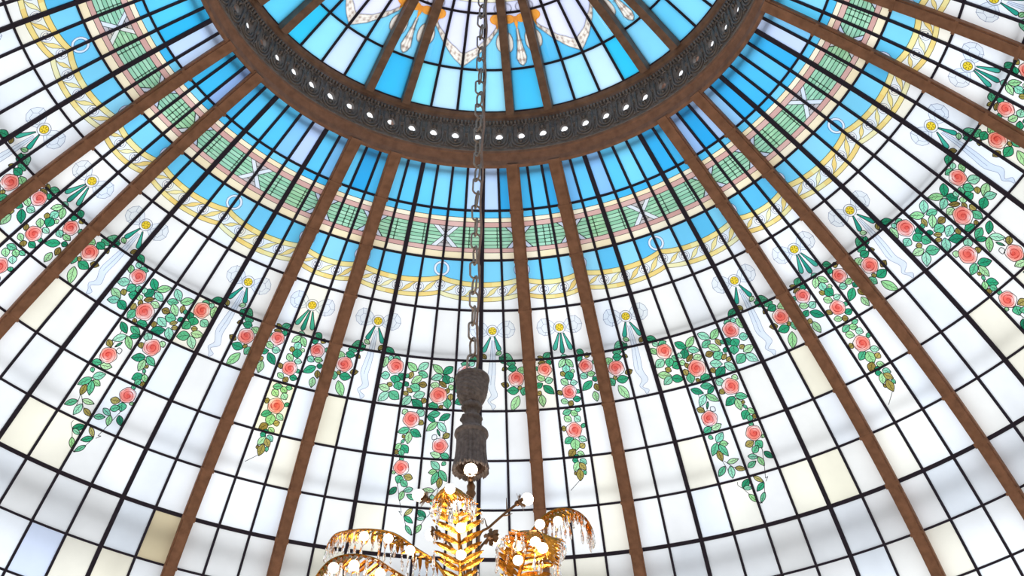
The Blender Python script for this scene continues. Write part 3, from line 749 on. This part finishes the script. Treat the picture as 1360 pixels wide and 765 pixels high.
HOLE = [(HX*math.cos(q)*(1.1 if math.sin(q) < 0 else .85), .168 + HY*math.sin(q)) for q in [math.pi*2*k/12 + .26 for k in range(12)]]
def cell_wall(g, x0):
    w = CWD/2; out = []
    for k in range(12):
        q = math.pi*2*k/12 + .26; c, s_ = math.cos(q), math.sin(q)
        t = min(w/abs(c) if c else 9, ((CH-.168) if s_ > 0 else .168)/abs(s_) if s_ else 9)
        out.append((c*t, .168 + s_*t))
    cor = {(1, 1): (w, CH), (-1, 1): (-w, CH), (-1, -1): (-w, 0), (1, -1): (w, 0)}
    for k in range(12):
        a, b = out[k-1], out[k]; h0, h1 = HOLE[k-1], HOLE[k]
        ring_ = [h0, a]
        if abs(abs(a[0])-w) < 1e-6 and abs(abs(b[0])-w) > 1e-6 or abs(abs(b[0])-w) < 1e-6 and abs(abs(a[0])-w) > 1e-6:
            mx = a[0] if abs(abs(a[0])-w) < 1e-6 else b[0]; my = b[1] if mx == a[0] else a[1]
            ring_.append((mx, my))
        ring_ += [b, h1]
        g.face([drum_pt(x0+x, y) for x, y in ring_])
        g.face([drum_pt(x0+h0[0], h0[1]), drum_pt(x0+h1[0], h1[1]), drum_pt(x0+h1[0], h1[1], -.035), drum_pt(x0+h0[0], h0[1], -.035)])
g = MB()
for c in range(NC): cell_wall(g, (c + .5) * CWD)
drum = g.build(f'trim_{tno}', M['carved']); tno += 1
place(drum, TH0); tag(drum, 'carved dark grey openwork band round the crown of the dome', 'ring frieze', 'structure')
def ornament():
    g = MB(); T = lambda pts, r, n=5, off=.008: g.tube([drum_pt(x, y, off) for x, y in pts], r, n)
    def arc(cx, cy, rx, ry, a0, a1, m=12): return [(cx + rx*math.cos(rad(a0+(a1-a0)*i/m)), cy + ry*math.sin(rad(a0+(a1-a0)*i/m))) for i in range(m+1)]
    T([(-.082, .255)] + arc(0, .115, .088, .092, 180, 360) + [(.082, .255)], .0105, 6)
    T(arc(0, .118, .060, .064, 170, 370), .009, 6); T(arc(0, .090, .034, .028, 0, 360), .006)
    g.ball(drum_pt(0, .088, .010), .017, 8)
    T(arc(-.058, .268, .026, .030, -20, 250), .008); T(arc(.058, .268, .026, .030, -70, 200), .008)
    for s in (-1, 1):                                       # cabochon shared between neighbours
        T(arc(s*CWD/2, .19, .030, .026, 90 if s > 0 else -90, 270 if s > 0 else 90, 8), .007)
        g.ball(drum_pt(s*(CWD/2-.008), .19, .006), .017, 8)
        T([(s*.088, .02), (s*.1, .05), (s*.092, .085)], .008); T(arc(s*.1, .015, .022, .018, 0, 180, 6), .006)
        T([(s*.028, .205), (s*.034, .235), (s*.012, .262)], .007)
    g.tube([drum_pt(0, .212, .010), drum_pt(0, .235, .018), drum_pt(0, .262, .01)], [.008, .017, .004], 6)
    for x in (-.092, -.055, -.018, .018, .055, .092):        # flutes under the top moulding
        g.tube([drum_pt(x, .30, .004), drum_pt(x, .32, .016), drum_pt(x, CH, .018)], [.006, .014, .016], 6)
    T([(-CWD/2, .298), (CWD/2, .298)], .006)
    return g.data('scroll_ornament', M['carved'], smooth=True)
od = ornament()
for c in range(NC):
    o = link('scroll_ornament', od, drum); o.rotation_euler = (0, 0, -(c + .5) * CWD / ((D0[0]+D1[0])/2))

# ---------------------------------------------------------------- outer roof members whose soft shadows show through the glass
def hoop(prof_rz, w, h, gap, label):
    global tno
    B = Bay(dome_rz, True); r, z = dome_rz(prof_rz); nr, nz = B.nrm(prof_rz)
    r, z = r - nr*gap, z - nz*gap
    pts = [(r + a*nz - b*nr, z - a*nr - b*nz) for a, b in ((-w/2, 0), (w/2, 0), (w/2, h), (-w/2, h))]
    g = MB(); g.lathe(pts, 120, closed=True); o = g.build(f'trim_{tno}', M['outer']); tno += 1
    o.location = (AX, AY, 0); tag(o, label, 'roof hoop', 'structure')
hoop(.24, .05, .03, .035, 'outer roof hoop whose soft shadow crosses the blue panes beside the ring')
hoop(3.89, .036, .03, .035, 'outer roof hoop whose soft shadow lies above the rose garland')
hoop(6.73, .022, .03, .04, 'outer roof hoop whose faint shadow crosses the middle white panes')
hoop(8.45, .17, .10, .16, 'broad outer roof curb shading the panes below the thick glazing bar')
hoop(9.1, .05, .04, .12, 'outer roof hoop shading the lowest panes')
def rafter_data(B, u):
    g = MB(); bar_along_v(g, B, u, 1.2, VMAX, .05, -.22, -.30, .5); return g.data('rafter', M['outer'])
for k in range(-3, 3):
    for u in (1.7, 4.6, 6.9):
        o = link(f'trim_{tno}', shared(('raft', u), lambda: rafter_data(W, u))); tno += 1
        place(o, TH0 + k*BAY + BAY/2)
        tag(o, f'outer rafter behind wide bay {k+4}, {({1.7: "left", 4.6: "middle", 6.9: "right"})[u]} of three soft streaks', 'rafter', 'structure')

# ---------------------------------------------------------------- the room below
R12, Z12 = dome_rz(12)
g = MB(); g.lathe([(R12+.35, 0), (R12+.35, Z12+.02), (R12+.55, Z12+.02), (R12+.55, 0)], 96, closed=True)
o = g.build('wall_around', M['wall']); o.location = (AX, AY, 0); tag(o, 'pale plaster rotunda wall under the dome', 'wall', 'structure')
g = MB(); g.lathe([(R12-.12, Z12-.10), (R12+.02, Z12-.22), (R12+.36, Z12-.3), (R12+.36, Z12+.04), (R12-.05, Z12+.04)], 96, closed=True)
o = g.build(f'trim_{tno}', M['brown']); tno += 1; o.location = (AX, AY, 0); tag(o, 'brown cornice where the dome springs from the wall', 'cornice', 'structure')
g = MB(); g.lathe([(.001, 0), (R12+.6, 0), (R12+.6, -.2), (.001, -.2)], 96, closed=True)
o = g.build('floor', M['floor']); o.location = (AX, AY, 0); tag(o, 'stone floor of the rotunda', 'floor', 'structure')
r, z = lantern_rz(3.72)
g = MB(); g.lathe([(.02, z-.06), (r+.06, z-.05), (r+.10, z+.02), (r+.06, z+.1), (.02, z+.12)], 40, closed=True)
o = g.build(f'trim_{tno}', M['brown_dark']); tno += 1; o.location = (AX, AY, 0); tag(o, 'brown boss at the crown holding the chandelier chain', 'ceiling boss', 'structure')
ZTOP = z - .05

# ---------------------------------------------------------------- chain and cord
HOOK = 6.935
chain = bpy.data.objects.new('chandelier_chain', None); C.objects.link(chain); chain.location = (AX - .012, AY, HOOK)
tag(chain, 'long steel link chain hanging from the crown down to the carved wooden stem', 'chain')
def link_mesh():
    g = MB(); hl, hw = .074, .033; pts = []
    for i in range(20):
        q = 2*math.pi*i/20; x, y = hw*math.cos(q), hw*math.sin(q) + (hl - hw)*(1 if math.sin(q) >= 0 else -1)
        pts.append((x, 0, y))
    g.tube(pts, .0075, 6, closed=True, up=Vector((0, 1, 0)))
    return g.data('link', M['chain'], smooth=True)
lm = link_mesh(); nl = int((ZTOP - HOOK) / .133); rng = random.Random(2)
for i in range(nl + 1):
    o = link('link', lm, chain); o.location = (0, 0, .05 + i*.133)
    o.rotation_euler = (rad(rng.uniform(-3, 3)), rad(rng.uniform(-2, 2)), rad(25 + 90*(i % 2) + rng.uniform(-12, 12)))
g = MB(); pts = []
for i in range(60):
    t = i/59; pts.append((.030 + .016*t + .007*math.sin(i*1.1), -.062 + .004*math.sin(i*.7), -.06 + (ZTOP - HOOK + .06)*t))
g.tube(pts, .0085, 6); o = g.build('lamp_cord', M['cord'], smooth=True); o.location = (AX - .012, AY, HOOK)
tag(o, 'brownish electric cord running down beside the steel chain', 'cord')

# ---------------------------------------------------------------- chandelier
ZC = 5.0
FILL_ENERGY = 39.0  # energy of each added fill light below the chandelier
ch = bpy.data.objects.new('chandelier', None); C.objects.link(ch); ch.location = (AX, AY, ZC)
tag(ch, 'gilded palm-frond chandelier with lit round bulbs and crystal drops under a carved stem', 'chandelier')
def zz(p): return [(r, z - ZC) for r, z in p]
g = MB()
def fine(prof, k):                                          # the same outline with k rings per step
    return [(a[0] + (b[0]-a[0])*i/k, a[1] + (b[1]-a[1])*i/k) for a, b in zip(prof, prof[1:]) for i in range(k)] + [prof[-1]]
cup = zz([(.006, 6.90), (.094, 6.862), (.100, 6.878), (.108, 6.872), (.110, 6.858), (.104, 6.848)])
g.lathe(cup, 48, -.010, 0)
body = fine(zz([(.104, 6.848), (.101, 6.82), (.099, 6.78), (.092, 6.735), (.078, 6.695), (.058, 6.665), (.050, 6.655)]), 5)
g.lathe(body, 96, -.010, 0, flute=lambda i, k: 1 + .026*math.sin(2*math.pi*(k/96*9 + i/3.4)))
o = g.build('carved_cup', M['wood'], ch, smooth=False)
g = MB(); g.lathe(zz([(.050, 6.665), (.060, 6.66), (.063, 6.645), (.058, 6.63), (.040, 6.622), (.034, 6.60), (.036, 6.575), (.050, 6.57), (.066, 6.562), (.068, 6.55), (.060, 6.54), (.054, 6.52), (.056, 6.49), (.062, 6.475), (.05, 6.46)]), 40, -.009, 0,
                   flute=lambda i, k: 1 + (.05 if k % 5 < 2 else -.02) * (1 if 1 <= i <= 3 or 8 <= i <= 9 else 0))
g.build('turned_neck', M['wood'], ch, smooth=True)
g = MB(); fl = random.Random(3); jit = [fl.uniform(-.03, .03) for _ in range(72)]
g.lathe(zz([(.052, 6.475), (.094, 6.462), (.103, 6.452), (.105, 6.438), (.099, 6.428), (.094, 6.42)]), 60, -.006, 0)
rag = [fl.uniform(-.014, .010) for _ in range(96)]
def fold(i, k): return 1 + (.022, .006, -.055, .0)[k % 4] * min(1, .3 + i*.2) + jit[k % 72]*.5
vs, fs, pr = [], [], zz([(.093, 6.42), (.091, 6.38), (.093, 6.32), (.098, 6.26), (.106, 6.215), (.112, 6.190), (.104, 6.176), (.092, 6.20), (.088, 6.24)])
for i, (r, z) in enumerate(pr):
    for k in range(96):
        q = 2*math.pi*k/96; rr = r*fold(i, k); vs.append((-.006 + rr*math.sin(q), rr*math.cos(q), z + (rag[k] if i in (5, 6) else 0)))
for i in range(len(pr) - 1):
    for k in range(96): fs.append((i*96+k, (i+1)*96+k, (i+1)*96+(k+1) % 96, i*96+(k+1) % 96))
g.mesh(vs, fs)
g.build('fluted_bell', M['wood'], ch)
g = MB(); g.lathe(zz([(.094, 6.205), (.070, 6.212), (.058, 6.25), (.004, 6.262)]), 40, -.006, 0); g.build('shaded_bell_inside', M['bell_shade'], ch)  # inner surface of the bell, coloured dark to stand for the shade there
g = MB(); g.tube([(-.004, .0, 6.28-ZC), (-.002, 0, 6.0-ZC), (.0, 0, 5.6-ZC), (0, 0, 5.05-ZC)], .017, 10)
g.lathe(zz([(.016, 6.09), (.026, 6.07), (.022, 6.04), (.03, 6.02), (.018, 5.99)]), 16)
g.build('rod', M['bronze'], ch, smooth=True)
g = MB(); g.lathe(zz([(.02, 5.42), (.05, 5.38), (.09, 5.33), (.13, 5.27), (.15, 5.20), (.12, 5.13), (.07, 5.08), (.05, 5.02), (.07, 4.97), (.04, 4.92), (.004, 4.90)]), 40, flute=lambda i, k: 1 + .04*math.cos(k*2*math.pi/5))
g.build('hub', M['gold'], ch, smooth=True)

def bulb_mesh(r):
    g = MB(); g.ball((0, 0, 0), r, 16); return g.data('bulb', M['bulb'], smooth=True)
BULB = bulb_mesh(.028); BULB_BIG = bulb_mesh(.041); BULB_MID = bulb_mesh(.036)
def flower(at, d, size):
    """A metal rose cup of overlapping petals opening along d."""
    g = MB(); d = Vector(d).normalized(); a = d.orthogonal().normalized(); b = d.cross(a)
    for rg, (n, r0, r1, h, tw) in enumerate(((5, .45, .95, .75, 0), (6, .5, 1.15, .55, .5), (6, .4, 1.35, .25, .1))):
        for k in range(n):
            q = 2*math.pi*(k + tw)/n; wq = math.pi/n*.95
            P = lambda rr, qq, hh: Vector(at) + (a*math.cos(qq) + b*math.sin(qq))*rr*size + d*hh*size
            base = P(.12, q, -.35); m0, m1 = P(r0, q-wq, h*.3), P(r0, q+wq, h*.3); mc = P(r0*1.05, q, h*.2); e0, e1 = P(r1*.92, q-wq*.6, h*.85), P(r1*.92, q+wq*.6, h*.85); t = P(r1*1.1, q, h)
            g.face([base, m0, mc]); g.face([base, mc, m1]); g.face([m0, e0, t, mc]); g.face([mc, t, e1, m1])
    g.ball(Vector(at) - d*size*.25, size*.45, 8)
    return g
# bulb held in the bell's mouth, in a ring of petals
o = link('bulb', BULB_BIG, ch); o.location = (-.002, -.075, 6.135 - ZC)
flower((-.002, -.05, 6.105 - ZC), (0, -.6, .8), .044).build('rose_cup', M['bronze'], ch)
FR = dict(
 front=[(-.03, -.05, 5.283), (-.04, -.12, 5.384), (-.044, -.2, 5.479), (-.054, -.28, 5.599), (-.066, -.38, 5.688), (-.076, -.48, 5.722), (-.093, -.58, 5.700), (-.109, -.66, 5.625), (-.115, -.70, 5.525)],
 left=[(-.041, 0, 5.309), (-.103, 0, 5.426), (-.19, .03, 5.572), (-.321, .1, 5.71), (-.445, .15, 5.83), (-.572, .2, 5.89), (-.7, .22, 5.901), (-.814, .25, 5.888), (-.855, .27, 5.817)],
 low=[(-.053, -.08, 5.221), (-.188, -.15, 5.274), (-.396, -.3, 5.333), (-.492, -.4, 5.349), (-.609, -.45, 5.347), (-.711, -.5, 5.287), (-.771, -.55, 5.169), (-.786, -.57, 5.067)],
 near=[(.079, -.05, 5.237), (.244, -.1, 5.349), (.294, -.14, 5.444), (.319, -.2, 5.518), (.339, -.3, 5.545), (.366, -.4, 5.528), (.396, -.5, 5.455), (.418, -.58, 5.343), (.427, -.63, 5.225)],
 right=[(.06, 0, 5.31), (.244, .08, 5.592), (.332, .15, 5.807), (.387, .2, 5.924), (.447, .22, 6.009), (.512, .25, 6.065), (.587, .28, 6.089), (.665, .3, 6.065), (.714, .32, 6.003), (.731, .33, 5.941)])
def drop_mesh(l):
    g = MB(); prof = [(.001, 0), (.0045, -.006), (.0045, -.016), (.0015, -.022), (.005, -.03), (.0085, -l*.55), (.010, -l*.8), (.006, -l*.94), (.001, -l)]
    g.lathe(prof, 6); return g.data('crystal_drop', M['crystal'])
DROPS = [drop_mesh(l) for l in (.085, .105, .125)]
def frond(key, wmax, n, bulbs, ndrops, droop, label, start=.22):
    pts = catmull(FR[key], 80); rng = random.Random(key); pts = [p - Vector((0, 0, ZC)) for p in pts]
    g = MB(); g.tube(pts, [.013 - .009*i/80 for i in range(81)], 6)
    up = Vector((0, 0, 1)); tips = []; tree = (pts[40] - pts[0]); tree.z = 0
    plane_n = tree.cross(up).normalized() if tree.length > .02 else Vector((1, 0, 0))
    if key == 'near': plane_n = Vector((.93, .36, 0))
    if key == 'front': plane_n = Vector((1, 0, 0))
    for i in range(n):
        t = start + (1 - start)*(i + .5)/n; k = min(int(t*80), 79); p = pts[k]; T = (pts[k+1] - pts[max(k-1, 0)]).normalized()
        nn = T.cross(plane_n).normalized()
        if nn.z < 0 and key not in ('front', 'near'): nn = -nn
        for s in (-1, 1):
            prof = min(1, (t - start)/.25 + .45) * (1 if t < .5 else 1 - (.78 if key == 'front' else .66)*((t - .5)/.5)**1.0); L = wmax*prof*rng.uniform(.9, 1.1)
            arch = .75*max(0, min(1, (t - .38)/.3)) if key == 'front' else 0
            d = (plane_n*s*.80 + T*(.60 - .1*t)).normalized(); d = (d - up*droop*rng.uniform(.7, 1.2)).normalized()
            side = d.cross(nn).normalized(); w = .011 + .005*prof; path = [p + d*(L*f) - up*((droop*.35 + arch)*L*f*f) for f in (0, .25, .6, .88, 1)]
            ws = [w*.35, w*.95, w, w*.55, .001]; vs = []
            for q, h in zip(path, ws): vs += [q + side*h - nn*h*.35, q + nn*.004, q - side*h - nn*h*.35, q - nn*h*.5]
            fs = [(4*j+a, 4*j+(a+1) % 4, 4*j+4+(a+1) % 4, 4*j+4+a) for j in range(4) for a in range(4)]
            g.mesh(vs, fs); tips.append((t, path[-1], path[2]))
    f = g.build('palm_frond', M['gold'], ch); tag(f, label)
    for b in bulbs:
        o = link('bulb', BULB, f); o.location = Vector(b) - Vector((0, 0, ZC))
    order = list(tips); rng.shuffle(order); pick = [order[int(i*len(order)/ndrops)] for i in range(ndrops)]
    for i, (t, tip, _) in enumerate(pick):
        o = link('crystal_drop', DROPS[i % 3], f); o.location = tip + Vector((0, 0, .004)); o.rotation_euler = (rad(rng.uniform(-5, 5)), rad(rng.uniform(-5, 5)), rng.uniform(0, 6))
    for i, (t, tip, mid_) in enumerate(order):
        if i % 2 == 0: FRINGE.append((mid_, i % 3)); FRINGE.append((tip, (i+1) % 3))
    return f
FRINGE = []
frond('left', .10, 22, [(-.624, .12, 5.80), (-.476, .07, 5.755), (-.342, .03, 5.655)], 20, .75, 'gilded frond arching left with a row of crystals')
frond('right', .095, 20, [(.515, .15, 5.925)], 18, .75, 'upper right gilded frond with its tip hanging down')
frond('low', .12, 20, [(-.681, -.6, 5.185), (-.583, -.55, 5.227), (-.453, -.45, 5.235)], 20, .6, 'lowest gilded frond on the left, cut by the frame edge')
frond('near', .20, 26, [(.395, -.42, 5.557), (.276, -.4, 5.435), (.276, -.35, 5.375), (.366, -.6, 5.341), (.403, -.65, 5.276)], 22, .25, 'gilded frond curling toward the viewer at lower right', .08)
frond('front', .16, 20, [(-.036, -.3, 5.436), (-.037, -.4, 5.546), (-.061, -.5, 5.627), (-.087, -.70, 5.604)], 20, .12, 'upright gilded frond in the middle curling over at its top', .06)
g = MB()
for p, i in FRINGE:
    l = (.045, .06, .075)[i]
    g.lathe([(.001, p.z), (.0045, p.z-.008), (.002, p.z-.018), (.006, p.z-l*.55), (.0075, p.z-l*.8), (.001, p.z-l)], 5, p.x, p.y)
o = g.build('crystal_fringe', M['crystal'], ch); o['kind'] = 'stuff'
def spray(pts, tip, cupdir, size, extra=()):
    g = MB(); P = [p - Vector((0, 0, ZC)) for p in catmull(pts, 24)]; g.tube(P, .0075, 6)
    for k, dx, dz in extra:
        p = P[k]; g.tube([p, p + Vector((dx*.5, 0, dz*.4)), p + Vector((dx, -.01, dz))], [.005, .004, .002], 5)
    s = g.build('rose_spray', M['bronze'], ch, smooth=True)
    at = P[-1]
    flower(at, cupdir, size).build('rose_cup', M['bronze'], s)
    o = link('bulb', BULB_MID, s); o.location = at + Vector(cupdir).normalized()*size*1.35
    return s
spray([(.02, -.03, 5.35), (.052, -.05, 5.688), (.113, -.05, 5.762), (.191, -.06, 5.837), (.256, -.06, 5.898), (.283, -.06, 5.920)], None, (.85, -.1, .35), .040, ((16, -.005, .085), (9, -.02, .06), (14, .06, .01)))
spray([(.02, .02, 5.4), (.05, .05, 5.65), (.09, .07, 5.74), (.118, .06, 5.765)], None, (.5, .8, .1), .040)
spray([(-.02, -.02, 5.45), (-.06, -.06, 5.7), (-.12, -.08, 5.84), (-.20, -.1, 5.895), (-.252, -.1, 5.915)], None, (-.85, -.15, .40), .040)
spray([(-.02, .0, 5.42), (-.08, .01, 5.62), (-.15, .0, 5.73), (-.190, .0, 5.755)], None, (-.75, .65, .05), .034)

# added lower tier, out of view: arms, bulbs and lamps to brighten the ironwork
for k in range(6):
    q = math.pi*k/3 + .3; c, s_ = math.cos(q), math.sin(q)
    g = MB(); g.tube(catmull([(.02*c, .02*s_, -.1), (.2*c, .2*s_, -.75), (.55*c, .55*s_, -1.1), (.78*c, .78*s_, -.9)], 16), .012, 6)
    g.lathe([(.012, -.9), (.05, -.88), (.045, -.87), (.02, -.865)], 12, .78*c, .78*s_)
    a = g.build('added_arm', M['gold'], ch, smooth=True)
    o = link('bulb', BULB_BIG, a); o.location = (.78*c, .78*s_, -.825)
    ld = bpy.data.lights.new('fill_light', 'POINT'); ld.energy = FILL_ENERGY; ld.color = (1.0, .86, .70); ld.shadow_soft_size = .05
    lo = bpy.data.objects.new('fill_light', ld); C.objects.link(lo); lo.parent = ch; lo.location = (.78*c, .78*s_, -.70)

# ---------------------------------------------------------------- light, camera, colour management
w = bpy.data.worlds.new('sky'); bpy.context.scene.world = w; w.use_nodes = True
bg = w.node_tree.nodes['Background']; bg.inputs[0].default_value = (.925, .965, 1.0, 1); bg.inputs[1].default_value = 1.0
cd = bpy.data.cameras.new('camera'); cam = bpy.data.objects.new('camera', cd); C.objects.link(cam); bpy.context.scene.camera = cam
cd.sensor_fit = 'HORIZONTAL'; cd.sensor_width = 36; cd.lens = 36*1833.93/1360; cd.clip_start = .05; cd.clip_end = 200
pit, rol = rad(40.8948), rad(.18006)
F = Vector((0, math.cos(pit), math.sin(pit))); R = Vector((1, 0, 0)); Uu = R.cross(F)
R2 = R*math.cos(rol) + Uu*math.sin(rol); U2 = -R*math.sin(rol) + Uu*math.cos(rol)
m = Matrix((R2, U2, -F)).transposed().to_4x4(); m.translation = (0, 0, EYE); cam.matrix_world = m
sc = bpy.context.scene
sc.view_settings.view_transform = 'Standard'; sc.view_settings.look = 'None'; sc.view_settings.gamma = 1; sc.view_settings.use_curve_mapping = False
sc.view_settings.exposure = .55
sc.cycles.max_bounces = 10; sc.cycles.diffuse_bounces = 5; sc.cycles.glossy_bounces = 4; sc.cycles.transmission_bounces = 8
sc.cycles.sample_clamp_indirect = 6
sc.cycles.use_denoising = True
